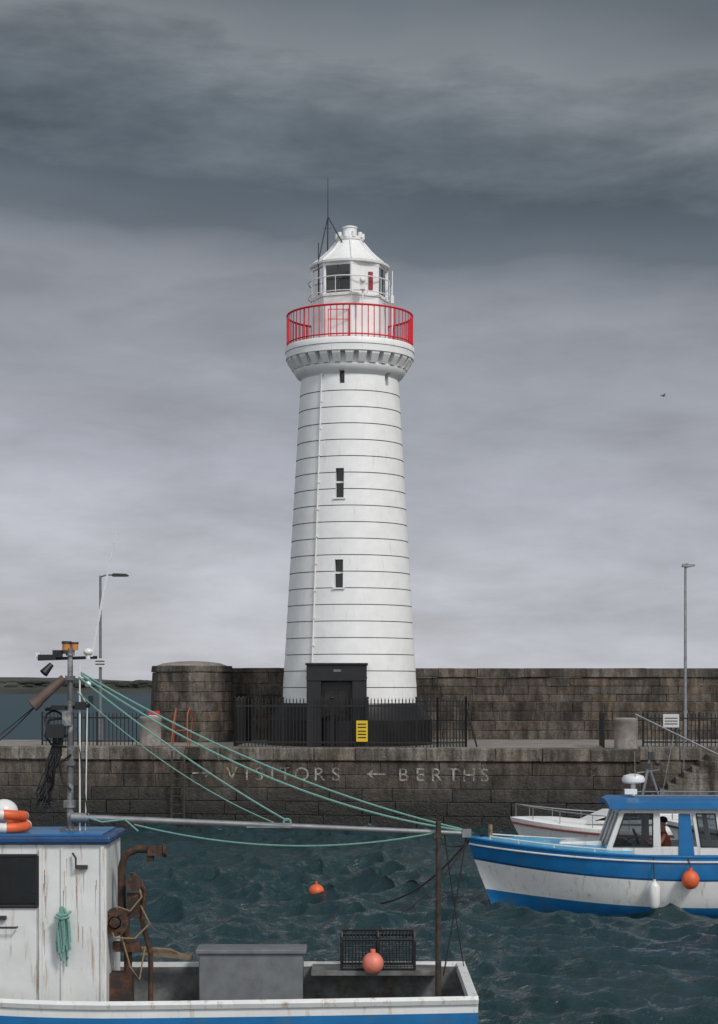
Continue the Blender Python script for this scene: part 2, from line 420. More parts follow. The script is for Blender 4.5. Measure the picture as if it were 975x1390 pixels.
for sx, tl in ((-.27, .06), (.27, -.03)):
    mb.tube([(sx, -.1, 2.5), (sx+tl, -.08, 3.2), (sx+tl*1.6, .05, 3.55), (sx+tl*1.2, .3, 3.72), (sx, .5, 3.4), (sx-.1, .55, 2.5)], .022)
mb.tube([(-.25, .5, 3.0), (.2, .5, 3.02)], .02)
mb.build('handholds', 'orusty', lad, smooth=True)

# ---------------------------------------------------------------- breakwater
bw = empty('breakwater_wall', (0, 67, 0), R(-1.0))
mb = MB()
courses(mb, -4.4, 40, [2.49, 2.82, 3.16], -1.3, depth=.7, lmin=.8, lmax=1.8)
courses(mb, -4.4, 40, [3.16, 3.5, 3.84], -.65, depth=.7, lmin=.8, lmax=1.8)
courses(mb, -4.4, 40, [3.84, 4.12, 4.42, 4.74], 0.02, depth=1.2, lmin=.7, lmax=1.9)
mb.build('wall_blocks', 'stoneb', bw)
mb = MB(); courses(mb, -4.4, 40, [4.745, 5.09], -.05, depth=1.4, lmin=1.2, lmax=2.4)
mb.build('wall_coping', 'stoneb', bw)
mb = MB(); mb.box((17.8, -.6+.4, 2.8), (44.3, 1.2, .6)); mb.box((17.8, .9, 3.5), (44.3, 1.6, 2.4))
mb.build('wall_core', 'mortar', bw)

def ring_blocks(mb, R0, zs, R1=None, nblk=14, c=(0, 0)):
    for k in range(len(zs)-1):
        z0, z1 = zs[k]+.004, zs[k+1]-.004
        ra = R0+(R1-R0)*(zs[k]-zs[0])/(zs[-1]-zs[0]); off = random.random()
        rb = R0+(R1-R0)*(zs[k+1]-zs[0])/(zs[-1]-zs[0])
        for i in range(nblk):
            a0 = 2*math.pi*(i+off)/nblk+.003; a1 = 2*math.pi*(i+1+off)/nblk-.003; jt = random.random()*.025
            vs = []; m_ = 5
            for j in range(m_):
                a = a0+(a1-a0)*j/(m_-1)
                e = .018 if j in (0, m_-1) else 0
                ca, sa = math.cos(a), math.sin(a)
                for rr, z in ((ra-.4, z0), (ra+jt-.02, z0), (ra+jt-e, z0+.02), (rb+jt-e, z1-.02), (rb+jt-.02, z1), (rb-.4, z1)):
                    vs.append((c[0]+rr*ca, c[1]+rr*sa, z))
            fs = [(j*6+q_, (j+1)*6+q_, (j+1)*6+(q_+1) % 6, j*6+(q_+1) % 6) for j in range(m_-1) for q_ in range(6)]
            fs += [tuple(range(5, -1, -1)), tuple(range((m_-1)*6, m_*6))]
            mb.add(vs, fs)
rh = empty('stone_roundhead', (-5.86, 63.5, 2.5))
mb = MB(); ring_blocks(mb, 1.48, [0, .36, .70, 1.04, 1.38, 1.72, 2.06, 2.4], 1.37, 12)
mb.build('round_wall', 'stoneb', rh)
mb = MB(); ring_blocks(mb, 1.41, [2.405, 2.63], 1.39, 9); mb.build('round_coping', 'stoneb', rh)
mb = MB(); mb.lathe([(1.3, 0), (1.25, 2.5), (1.25, 2.63), (1.0, 2.72), (.55, 2.78), (.02, 2.8)], 40)
mb.build('round_cap', 'conc', rh, smooth=True)
lk = MB(); courses(lk, -5.4, -2.2, [2.49, 2.9, 3.3, 3.7, 4.1, 4.5, 4.9, 5.08], 65.2, depth=1.5)
lk.build('link_wall', 'stoneb')

# ---------------------------------------------------------------- lighthouse
LH = empty('lighthouse', (-.305, 60, 2.5))
mb = MB()
prof = []; mis = []
z0, z1, r0, r1 = 1.35, 12.0, 2.235, 1.615
n = 20; h = (z1-z0)/n
rad = lambda z: r0+(r1-r0)*(z-z0)/(z1-z0)
prof.append((rad(z0), z0))
for i in range(n):
    za, zb = z0+i*h, z0+(i+1)*h
    if i < n-1:
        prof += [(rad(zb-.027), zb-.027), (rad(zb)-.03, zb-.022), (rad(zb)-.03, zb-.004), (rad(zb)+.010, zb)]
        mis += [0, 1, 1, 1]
    else:
        prof += [(rad(zb), zb)]; mis += [0]
prof += [(1.66, 12.05), (1.74, 12.1), (1.86, 12.27), (1.86, 12.31), (1.78, 12.33), (1.78, 12.7)]; mis += [0]*6
mb.lathe(prof, 96, mis=mis)
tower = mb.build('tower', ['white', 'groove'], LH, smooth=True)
cut = MB(); wins = []
for px, yb, yt, wd in ((462, 683, 644, .27), (461, 802, 765, .27), (465, 531, 514, .17), (524.5, 531, 514, .17)):
    zb = 1.83-(yb-935)/41; zt = 1.83-(yt-935)/41; zc = (zb+zt)/2; r_ = rad(min(zc, 12))
    th = math.asin(max(-1, min(1, (px-475)/41/r_)))
    d = Vector((math.sin(th), -math.cos(th), 0)); m3 = Matrix.Rotation(th, 3, 'Z')
    cut.box(d*r_+Vector((0, 0, zc)), (wd, .7, zt-zb), mat=m3); wins.append((d, r_, zc, zb, zt, wd, m3))
co_ = cut.build('cut', ['white'], LH)
bm_ = tower.modifiers.new('b', 'BOOLEAN'); bm_.object = co_; bm_.operation = 'DIFFERENCE'; bm_.solver = 'EXACT'
bpy.context.view_layer.update()
nm = bpy.data.meshes.new_from_object(tower.evaluated_get(bpy.context.evaluated_depsgraph_get()))
tower.modifiers.clear(); tower.data = nm; bpy.data.objects.remove(co_)
g = MB(); fr_ = MB()
for d, r_, zc, zb, zt, wd, m3 in wins:
    g.box(d*(r_-.2)+Vector((0, 0, zc)), (wd-.01, .03, zt-zb-.01), mat=m3)
    if zt-zb > .6:
        fr_.box(d*(r_-.14)+Vector((0, 0, zc+.03)), (wd-.004, .06, .06), mat=m3)
        fr_.box(d*(r_+.0)+Vector((0, 0, zb-.03)), (wd+.12, .16, .05), mat=m3)
g.build('window_glass', 'dglass', LH); fr_.build('window_frames', 'wpaint', LH)
mb = MB(); mb.lathe([(2.74, 0), (2.72, .82), (2.68, .86), (2.34, 1.28), (2.30, 1.36), (2.2, 1.37)], 64)
mb.build('plinth', 'blackp', LH, smooth=True)
mb = MB(); cx = -.40
mb.box((cx-.72, -2.35, 1.1), (.46, 1.0, 2.2)); mb.box((cx+.72, -2.35, 1.1), (.46, 1.0, 2.2))
mb.box((cx, -2.35, 2.35), (1.904, 1.05, .56)); mb.box((cx, -2.37, 2.61), (1.98, 1.2, .07)); mb.box((cx, -2.30, 2.18), (1.93, 1.14, .07))
mb.build('door_portal', 'blackp', LH, bevel=.02)
mb = MB(); mb.box((cx, -2.45, 1.03), (1.0, .06, 2.06))
for z in (.5, 1.45):
    for sx in (-.23, .23): mb.box((cx+sx, -2.49, z), (.34, .03, .7))
mb.cyl((cx+.42, -2.56, 1.05), (cx+.42, -2.48, 1.05), .03)
mb.build('door', pm('dark_door_paint', (.02, .016, .016), .4), LH, bevel=.008)
mb = MB(); mb.box((cx+.02, -2.892, 2.4), (.24, .012, .07)); mb.build('door_plaque', 'greyp', LH)
mb = MB()
for i in range(30):
    a = 2*math.pi*(i+.5)/30; m3 = Matrix.Rotation(a, 3, 'Z')
    hw = .105
    pts = [(1.76, -hw, 12.33), (1.76, hw, 12.33), (1.90, -hw, 12.33), (1.90, hw, 12.33), (1.76, -hw, 12.68), (1.76, hw, 12.68), (2.09, -hw*1.3, 12.68), (2.09, hw*1.3, 12.68), (2.07, -hw*1.25, 12.60), (2.07, hw*1.25, 12.60)]
    mb.add([m3 @ Vector(p) for p in pts], [(0, 1, 3, 2), (2, 3, 9, 8), (8, 9, 7, 6), (6, 7, 5, 4), (0, 2, 8, 6, 4), (1, 5, 7, 9, 3)])
mb.build('corbels', 'white', LH)
mb = MB(); mb.lathe([(1.7, 12.683), (2.12, 12.683), (2.12, 12.88), (2.09, 12.885), (2.09, 12.9), (2.14, 12.905), (2.14, 13.06), (2.11, 13.1), (.2, 13.11)], 96)
mb.build('gallery', 'white', LH, smooth=True)
mb = MB(); N = 64
for i in range(N):
    a = 2*math.pi*i/N; x, y = 2.07*math.cos(a), 2.07*math.sin(a)
    r_ = .028 if i % 8 == 0 else .0165
    mb.cyl((x, y, 13.1), (x, y, 14.14), r_, n=6)
for z, r_ in ((14.14, .036), (13.2, .024)): mb.torus((0, 0, z), 2.07, r_, n=96, m=6)
mb.build('gallery_railing', 'redp', LH, smooth=True)
# lantern
A0 = [R(-90+d) for d in (-42+45*k for k in range(8))]
def octp(r): return [(r*math.cos(a), r*math.sin(a)) for a in A0]
mb = MB(); mb.prismz(octp(1.27), 13.1, 14.62); mb.prismz(octp(1.31), 14.62, 14.72); mb.prismz(octp(1.28), 15.62, 15.76)
for (x, y) in octp(1.22): mb.cyl((x, y, 14.7), (x, y, 15.64), .055, n=8)
p = octp(1.235)
Vp = [Vector((x, y, 0)) for x, y in p]
for k in (1, 5):
    a, b_ = Vp[k], Vp[(k+1) % 8]; c = (a+b_)/2; an = math.atan2((b_-a).y, (b_-a).x)
    mb.box((c.x, c.y, 15.17), ((b_-a).length*.98, .05, .94), rz=an)
mb.build('lantern_frame', 'white', LH, bevel=.012)
g = MB()
for k in (0, 2, 3, 4, 6, 7):
    a, b_ = Vp[k]*.99, Vp[(k+1) % 8]*.99
    g.add([a+Vector((0, 0, 14.72)), b_+Vector((0, 0, 14.72)), b_+Vector((0, 0, 15.62)), a+Vector((0, 0, 15.62))], [(0, 1, 2, 3)])
g.build('lantern_glass', 'glass', LH)
mb = MB()
for k in range(8):
    a, b_ = Vp[k], Vp[(k+1) % 8]; c = (a+b_)/2
    if k not in (1, 5): mb.cyl(c+Vector((0, 0, 14.7)), c+Vector((0, 0, 15.64)), .018, n=6)
mb.cyl((0, 0, 14.6), (0, 0, 14.95), .3, .22); mb.cyl((0, 0, 14.95), (0, 0, 15.45), .3, .3, n=20); mb.cyl((0, 0, 15.45), (0, 0, 15.6), .3, .1)
mb.build('lamp_optic', 'dgrey', LH, smooth=True)
mb = MB(); a, b_ = Vp[1], Vp[2]; c = (a+b_)/2; nn = Vector((c.x, c.y, 0)).normalized(); an = math.atan2((b_-a).y, (b_-a).x)
mb.box(c+nn*.04+Vector((0, 0, 15.12))+(b_-a)*.2, (.15, .06, .58), rz=an)
mb.build('red_shutter', pm('dark_red_paint', (.28, .02, .03), .5), LH)
mb = MB()
mb.torus((0, 0, 15.22), 1.38, .02, n=64, m=6); mb.torus((0, 0, 14.74), 1.38, .016, n=64, m=6)
for k in range(16):
    a = A0[0]+k*math.pi/8; mb.cyl((1.38*math.cos(a), 1.38*math.sin(a), 14.7), (1.38*math.cos(a), 1.38*math.sin(a), 15.22), .012, n=5)
    mb.cyl((1.38*math.cos(a), 1.38*math.sin(a), 14.72), (1.26*math.cos(a), 1.26*math.sin(a), 14.68), .012, n=5)
mb.build('lantern_handrail', 'wpaint', LH, smooth=True)
mb = MB(); mb.lathe([(1.2, 15.70), (1.31, 15.72), (1.32, 15.79), (1.2, 15.86), (.94, 16.08), (.72, 16.27), (.55, 16.45), (.45, 16.58), (.42, 16.62), (.46, 16.64), (.46, 16.74), (.3, 16.76), (.24, 16.8), (.23, 17.05), (.26, 17.06), (.26, 17.1), (.15, 17.14), (.02, 17.15)], 48)
for k in range(8):
    a = A0[k]; ca, sa = math.cos(a), math.sin(a)
    mb.tube([(1.31*ca, 1.31*sa, 15.80), (.95*ca, .95*sa, 16.09), (.72*ca, .72*sa, 16.29), (.46*ca, .46*sa, 16.6)], .028)
for k in range(10):
    a = 2*math.pi*k/10; ca, sa = .42*math.cos(a), .42*math.sin(a)
    mb.cyl((ca, sa, 16.7), (ca, sa, 16.88), .075, n=10)
mb.build('lantern_roof', 'white', LH, smooth=True)
mb = MB(); ax = -.72; ay = -.25
mb.cyl((ax, ay, 17.25), (ax, ay, 18.68), .02, .01); 
for q_ in ((-1.05, -.55, 15.75), (-.74, .2, 16.1), (-.22, -.45, 16.45)): mb.cyl((ax, ay, 17.4), q_, .02, n=6)
mb.cyl((ax-.16, ay-.1, 17.0-.0), (ax+.1, ay, 17.0), .01, n=5)
mb.cyl((-1.02, -.8, 15.2), (-1.02, -.8, 16.4), .018, n=6)
mb.build('lightning_mast', 'dgrey', LH)
mb = MB(); mb.cyl((1.40, -.5, 13.4), (1.40, -.5, 15.55), .02); mb.box((1.40, -.55, 14.6), (.1, .1, .25)); mb.cyl((1.3, -.5, 14.4), (1.4, -.5, 14.4), .015)
mb.box((.42, -1.5, 14.8), (.18, .24, .18)); mb.cyl((.42, -1.5, 14.2), (.42, -1.5, 14.75), .03); mb.sphere((.42, -1.62, 15.0), .1)
mb.build('gallery_equipment', 'wpaint', LH, smooth=True)
mb = MB(); 
c = Vector((-.36, -1.25, 13.72))
for a, b_ in (((-.33, -.45), (-.33, .42)), ((.33, -.45), (.33, .42)), ((-.33, .42), (.33, .42)), ((-.33, -.45), (.33, -.45)), ((-.33, .1), (.33, .1))):
    mb.cyl(c+Vector((a[0], 0, a[1])), c+Vector((b_[0], 0, b_[1])), .013, n=6)
mb.build('lantern_hatch', 'redp', LH)
mb = MB(); pts = []
for i in range(24):
    z = 12.0-(12.0-1.9)*i/23; th = R(-33); r_ = rad(z)+.04; pts.append((r_*math.sin(th), -r_*math.cos(th), z))
mb.tube(pts, .026)
for p_ in pts[::2]: mb.box(p_, (.1, .06, .035), rz=R(-33))
mb.build('conduit', 'wpaint', LH, smooth=True)

# ---------------------------------------------------------------- fences
def fence(name, segs, h=1.5, sp_=.13, spear=True, loc=(0, 56, 2.5), rz=QA, mat='blackiron', rb=.013):
    e = empty(name, loc, rz); mb = MB(); rl = MB()
    for (a, b_) in segs:
        a = Vector((*a, 0)); b_ = Vector((*b_, 0)); L = (b_-a).length; n = max(1, int(L/sp_)); d = (b_-a)/n
        for i in range(n+1):
            p = a+d*i
            big = i % 14 == 0 or i == n
            mb.cyl(p, p+Vector((0, 0, h+(.04 if big else 0))), rb*2.2 if big else rb, n=6)
            if spear: mb.cyl(p+Vector((0, 0, h)), p+Vector((0, 0, h+.1)), .024, .002, n=6)
            if big and spear: mb.sphere(p+Vector((0, 0, h+.09)), .045, 8, 6)
        ang = math.atan2((b_-a).y, (b_-a).x)
        for z in (.14, h-.16): rl.box((a+b_)/2+Vector((0, 0, z)), (L, .035, .05), rz=ang)
    mb.build('pickets', mat, e); rl.build('rails', mat, e); return e
ff = fence('iron_fence', [((-4.1, .95), (-1.0, .95)), ((-.95, .95), (.1, .95)), ((.15, .95), (2.35, .95)), ((2.35, .95), (3.2, 1.5)), ((-4.1, .95), (-4.75, 7)), ((3.2, 1.5), (2.75, 8))], 1.45, .108, rb=.018)
s = MB(); s.tube([(3.2, 1.5, 1.3), (3.55, 1.5, 0)], .03); s.build('brace', 'blackiron', ff)
s = MB(); s.box((-.02, .88, .5), (.36, .02, .66)); s.build('warning_sign', 'yellow', ff)
s = MB()
for z in (.72, .62, .5, .4, .3): s.box((-.02, .865, z), (.26, .006, .035))
s.build('warning_sign_print', 'blackiron', ff)
fl = fence('pier_railing', [((-10.6, 1.6), (-7.2, 1.6))], 1.05, .13, False, rb=.016)
s = MB(); s.box((-6.85, 1.5, 1.05), (.36, .02, .13)); s.box((-6.85, 1.48, 1.02), (.2, .006, .05)); s.build('notice', 'signr', fl)
s = MB(); s.box((-6.85, 1.5, .93), (.36, .02, .10)); s.cyl((-6.85, 1.52, 0), (-6.85, 1.52, 1.0), .02); s.build('notice_lower', 'signw', fl)
fr2 = fence('pier_railing', [((8.75, 2.6), (14, 2.6)), ((7.5, 1.3), (7.4, 3.2))], 1.05, .125, False, rb=.016)
isn = empty('information_sign', (0, 56, 2.5), QA)
s = MB(); s.box((9.62, 2.5, .82), (.5, .03, .42)); s.build('notice_board', 'signw', isn)
s = MB(); s.box((9.45, 2.54, .45), (.04, .04, .9)); s.box((9.8, 2.54, .45), (.04, .04, .9)); s.build('posts', 'dgrey', isn)
s = MB()
for k in range(3): s.box((9.62, 2.482, .72+k*.09), (.4, .006, .03))
s.build('board_print', 'dgrey', isn)
def bollard(x, y, w_=.36):
    e = empty('mooring_bollard', (x, y, 2.5))
    mb = MB(); mb.lathe([(w_, 0), (w_, .08), (w_*.96, .1), (w_*.96, .78), (w_*1.0, .8), (w_*1.0, .9), (w_*.9, .94), (.05, .95)], 28)
    mb.build('post', 'conc', e, smooth=True)
bollard(-6.7, 58.2); bollard(8.16, 55.45)
e = empty('street_lamp', (-8.85, 62, 2.5)); mb = MB()
mb.cyl((0, 0, 0), (0, 0, 1.1), .085, .08); mb.cyl((0, 0, 1.1), (0, 0, 5.7), .055, .04); mb.tube([(0, 0, 5.66), (.2, 0, 5.72), (.45, 0, 5.73)], .028)
mb.build('column', 'greyp', e, smooth=True)
mb = MB(); mb.prism([(.38, 5.70), (.45, 5.78), (.9, 5.76), (.98, 5.70), (.9, 5.67), (.42, 5.67)], -.13, .13); mb.build('luminaire', 'dgrey', e, bevel=.015)
mb = MB(); mb.box((0, -.1, 2.72), (.42, .02, .3)); mb.build('sign_plate', 'signw', e)
mb = MB()
for k in range(2): mb.box((0, -.113, 2.67+k*.1), (.32, .006, .04))
mb.build('sign_print', 'dgrey', e)
e = empty('street_lamp', (11.17, 62, 2.5)); mb = MB()
mb.cyl((0, 0, 0), (0, 0, 1.1), .085, .08); mb.cyl((0, 0, 1.1), (0, 0, 6.0), .055, .04)
mb.build('column', 'steel', e, smooth=True)
mb = MB(); mb.prism([(-.12, 6.0), (-.1, 6.1), (.05, 6.13), (.3, 6.1), (.32, 6.03), (.1, 5.98)], -.12, .12); mb.build('luminaire', 'steel', e, bevel=.015)

# ---------------------------------------------------------------- boats
def make_hull(e, L, B, rows, mats, tmax=.5, nst=28):
    mb = MB(); pts = []
    for i in range(nst+1):
        t_ = (i/nst)**1.4; row = []
        for (sx, zb, zm, bf, pw) in rows:
            x = sx+(L-sx)*t_
            u = min(1, t_/tmax); b_ = B/2*bf*math.sin(u*math.pi/2)**pw
            if t_ > tmax: b_ *= 1-.12*((t_-tmax)/(1-tmax))**2
            z = zm+(zb-zm)*(1-min(1, t_/.6))**2+.08*max(0, t_-.6)
            row.append((x, max(b_, .012), z))
        pts.append(row)
    nr = len(rows)
    for sgn in (-1, 1):
        vs = [(x, sgn*y, z) for r_ in pts for x, y, z in r_]
        o = len(mb.v); mb.v += vs
        for i in range(nst):
            for j in range(nr-1):
                mb.f.append((o+i*nr+j, o+i*nr+j+1, o+(i+1)*nr+j+1, o+(i+1)*nr+j)); mb.m.append(j)
    a = [(x, -y, z) for x, y, z in pts[-1]]; b_ = [(x, y, z) for x, y, z in pts[-1]][::-1]
    mb.add(a+b_, [tuple(range(len(a)+len(b_)))], 1)
    a = [(x, -y, z) for x, y, z in pts[0]]; b_ = [(x, y, z) for x, y, z in pts[0]]
    for j in range(nr-1): mb.add([a[j], a[j+1], b_[j+1], b_[j]], [(0, 1, 2, 3)], j)
    mb.build('hull', mats, e, smooth=True)
    return pts

FB = empty('fishing_boat', (2.17, 36.15, 0), R(-1.5))
rows = [(0, 1.36, 1.08, 1.0, .72), (.03, 1.24, 1.0, 1.01, .76), (.10, .98, .66, .985, .85), (.13, .93, .62, .98, .86), (.27, .55, .36, .95, 1.0), (.36, .34, .10, .88, 1.15), (.5, -.05, -.1, .78, 1.3), (.8, -.4, -.5, .3, 1.3)]
pts = make_hull(FB, 7.6, 2.55, rows, ['boatb', 'boatb', 'boatdb', 'boatw', 'boatw', 'boatb', 'boatdb'])
mb = MB()
for sgn in (-1, 1):
    mb.tube([(r_[0][0], sgn*r_[0][1], r_[0][2]+.01) for r_ in pts], .03, 6)
mb.build('gunwale_rail', 'boatb', FB, smooth=True)
mb = MB()
for sgn in (-1, 1):
    mb.tube([(r_[1][0], sgn*(r_[1][1]+.015), r_[1][2]) for r_ in pts], .018, 6)
mb.build('rubbing_strake', 'boatw', FB, smooth=True)
mb = MB(); vs = []
for r_ in pts:
    x, y, z = r_[0]
    for s_ in (-1, -.7, -.35, 0, .35, .7, 1): vs.append((x, s_*y*.985, z-.015+.17*(1-s_*s_)*min(1, y/.8)))
mb.add(vs, [(i*7+j, (i+1)*7+j, (i+1)*7+j+1, i*7+j+1) for i in range(len(pts)-1) for j in range(6) if pts[i][0][0] < 2.9])
mb.build('foredeck', 'boatlb', FB, smooth=True)
mb = MB()
for sgn in (-1, 1):
    rr = [(r_[0][0]+.1, sgn*r_[0][1]*.93, r_[0][2]+.09) for r_ in pts if .3 < r_[0][0] < 2.8]
    mb.tube(rr, .014)
    for q_ in rr[::3]: mb.cyl(q_, (q_[0], q_[1], q_[2]-.12), .012, n=5)
mb.build('toe_rail', 'boatw', FB, smooth=True)
mb = MB(); mb.box((5.2, 0, .55), (4.6, 2.0, .04)); mb.build('cockpit_sole', 'deckg', FB)
mb = MB(); mb.prism([(1.7, 1.18), (2.62, 1.14), (2.62, 1.34), (1.8, 1.32)], -.5, .5); mb.build('fore_hatch', 'boatw', FB, bevel=.03)
mb = MB()
W = .86
for s_ in (-1, 1):
    y0, y1 = (s_*W, s_*(W-.05)) if s_ > 0 else (-W, -W+.05)
    P = lambda poly: mb.prism(poly, min(y0, y1), max(y0, y1))
    P([(2.60, .9), (5.7, .9), (5.7, 1.26), (2.68, 1.26)])
    P([(2.68, 1.26), (2.80, 1.26), (3.02, 1.9), (2.92, 1.9)])
    P([(3.56, 1.262), (3.72, 1.262), (3.70, 1.9), (3.56, 1.9)])
    P([(4.42, 1.262), (4.5, 1.262), (4.40, 1.9), (4.32, 1.9)])
    P([(4.86, 1.262), (4.96, 1.262), (4.86, 1.9), (4.76, 1.9)])
    P([(5.45, 1.262), (5.7, 1.262), (5.5, 1.9), (5.3, 1.9)])
    P([(2.92, 1.902), (5.6, 1.902), (5.6, 2.0), (2.95, 2.0)])
mb.prism([(2.60, .9), (2.66, .9), (2.74, 1.26), (2.68, 1.26)], -W+.052, W-.052)
for yc in (-.8, -.27, .27, .8): mb.prism([(2.68, 1.262), (2.74, 1.262), (2.97, 1.9), (2.91, 1.9)], yc-.03, yc+.03)
mb.prism([(2.91, 1.902), (2.97, 1.902), (3.0, 2.0), (2.95, 2.0)], -W+.052, W-.052)
mb.build('cabin', 'boatw', FB, bevel=.006)
mb = MB()
for s_ in (-1, 1):
    y = s_*(W-.025)
    for poly in ([(2.8, 1.26), (3.56, 1.26), (3.56, 1.9), (3.02, 1.9)], [(4.5, 1.26), (4.86, 1.26), (4.76, 1.9), (4.40, 1.9)], [(4.96, 1.26), (5.45, 1.26), (5.3, 1.9), (4.86, 1.9)]):
        mb.add([(x, y, z) for x, z in poly], [(0, 1, 2, 3)])
mb.add([(2.71, -.8, 1.26), (2.71, .8, 1.26), (2.94, .8, 1.9), (2.94, -.8, 1.9)], [(0, 1, 2, 3)])
mb.build('cabin_windows', 'glass', FB)
mb = MB()
for poly in ([(2.8, 1.26), (3.56, 1.26), (3.56, 1.9), (3.02, 1.9)], [(4.5, 1.26), (4.86, 1.26), (4.76, 1.9), (4.40, 1.9)], [(4.96, 1.26), (5.45, 1.26), (5.3, 1.9), (4.86, 1.9)]):
    for k in range(4):
        a, b_ = poly[k], poly[(k+1) % 4]; mb.cyl((a[0], -W-.004, a[1]), (b_[0], -W-.004, b_[1]), .013, n=6)
mb.build('window_seals', 'wdark', FB)
mb = MB(); mb.prism([(4.06, 1.0), (4.38, 1.0), (4.28, 1.9), (4.06, 1.9)], -W-.02, -W+.03)
mb.build('cabin_door', 'boatb', FB, bevel=.008)
mb = MB(); mb.prism([(2.62, .98), (5.7, .98), (5.7, 1.10), (2.64, 1.10)], -W-.012, -W-.002); mb.build('cabin_stripe', 'boatb', FB)
mb = MB()
vs = []
for x, z in ((2.70, 1.98), (2.76, 2.0), (5.75, 2.0), (5.8, 1.98), (5.8, 2.06), (5.74, 2.12), (2.80, 2.12), (2.70, 2.06)): vs.append((x, z))
for k in range(8):
    ya_, yb_ = -1.0+k*.25, -1.0+(k+1)*.25
    ca, cb = .09*(1-ya_*ya_), .09*(1-yb_*yb_)
    n_ = len(vs); v8 = [(x, ya_, z+ca) for x, z in vs]+[(x, yb_, z+cb) for x, z in vs]
    f8 = [(i, n_+i, n_+(i+1) % n_, (i+1) % n_) for i in range(n_)]
    if k == 0: f8.append(tuple(range(n_)))
    if k == 7: f8.append(tuple(range(2*n_-1, n_-1, -1)))
    mb.add(v8, f8)
mb.build('cabin_roof', 'boatb', FB, smooth=True)
mb = MB()
for s_ in (-1, 1): mb.tube([(3.2, s_*.75, 2.12), (3.22, s_*.75, 2.24), (5.3, s_*.75, 2.24), (5.32, s_*.75, 2.12)], .014)
mb.tube([(3.45, -.1, 2.15), (3.62, -.1, 3.0), (3.6, -.1, 3.22)], .03); mb.tube([(3.8, -.1, 2.15), (3.62, -.1, 2.7)], .022)
mb.tube([(3.35, -.1, 2.66), (3.8, -.1, 2.72)], .016)
mb.tube([(3.3, -.3, 2.1), (3.28, -.3, 3.1)], .008); mb.tube([(3.9, .4, 2.1), (4.15, .4, 4.0-.6)], .008)
mb.build('roof_mast', 'steel', FB, smooth=True)
mb = MB(); mb.box((3.62, -.12, 3.0), (.1, .1, .16)); mb.box((3.54, -.12, 2.8), (.14, .08, .1)); mb.sphere((3.75, -.12, 2.86), .06); mb.build('lights', 'dgrey', FB, smooth=True)
mb = MB(); mb.lathe([(.15, 0), (.22, .03), (.23, .09), (.2, .15), (.08, .19), (.02, .19)], 24, c=(3.28, -.1, 2.45)); mb.cyl((3.28, -.1, 2.14), (3.28, -.1, 2.45), .05); mb.box((3.2, -.3, 2.3), (.24, .16, .1)); mb.build('radar_dome', 'wpaint', FB, smooth=True)
mb = MB(); mb.torus((3.3, -.35, 1.42), .16, .016, Matrix.Rotation(R(70), 3, 'Y'), n=24, m=6); mb.cyl((3.12, -.35, 1.36), (3.3, -.35, 1.42), .02); mb.box((3.02, 0, 1.0), (.3, 1.4, .6))
mb.build('helm', 'wdark', FB)
mb = MB(); mb.box((3.93, -.35, .88), (.36, .42, .06)); mb.box((3.95, -.35, .71), (.14, .14, .28)); mb.build('helm_seat', 'wdark', FB, bevel=.01)
mb = MB(); mb.cyl((.45, 0, 1.3), (.45, 0, 1.62), .045); mb.cyl((.45, -.14, 1.52), (.45, .14, 1.52), .022)
mb.build('samson_post', 'wood', FB, smooth=True)
mb = MB(); mb.sphere((4.2, -1.44, .68), .17, sc_=(1, 1, 1.08)); mb.cyl((4.2, -1.44, .84), (4.2, -1.44, .91), .04); mb.build('ball_fender', 'orange', FB, smooth=True)
mb = MB(); mb.lathe([(.02, -.0), (.07, .02), (.105, .08), (.105, .42), (.07, .48), (.03, .52), (.03, .56), (.01, .56)], 18, c=(3.52, -1.39, .12)); mb.build('fender', 'boatw', FB, smooth=True)
mb = MB(); mb.tube([(4.2, -1.44, .9), (4.18, -1.27, 1.1)], .01); mb.tube([(3.52, -1.39, .66), (3.52, -1.26, 1.1)], .01)
mb.build('fender_lines', 'roped', FB)
mb = MB()
mb.tube(cat((.05, 0, 1.36), (-1.75, 1.2, -.1), .25), .022); mb.tube(cat((.05, 0, 1.34), (-1.35, -.4, -.1), .18), .02)
mb.tube(cat((.3, .2, 1.4), (-.9, 9, 1.0), .4), .016)
mb.build('mooring_lines', 'roped', FB)

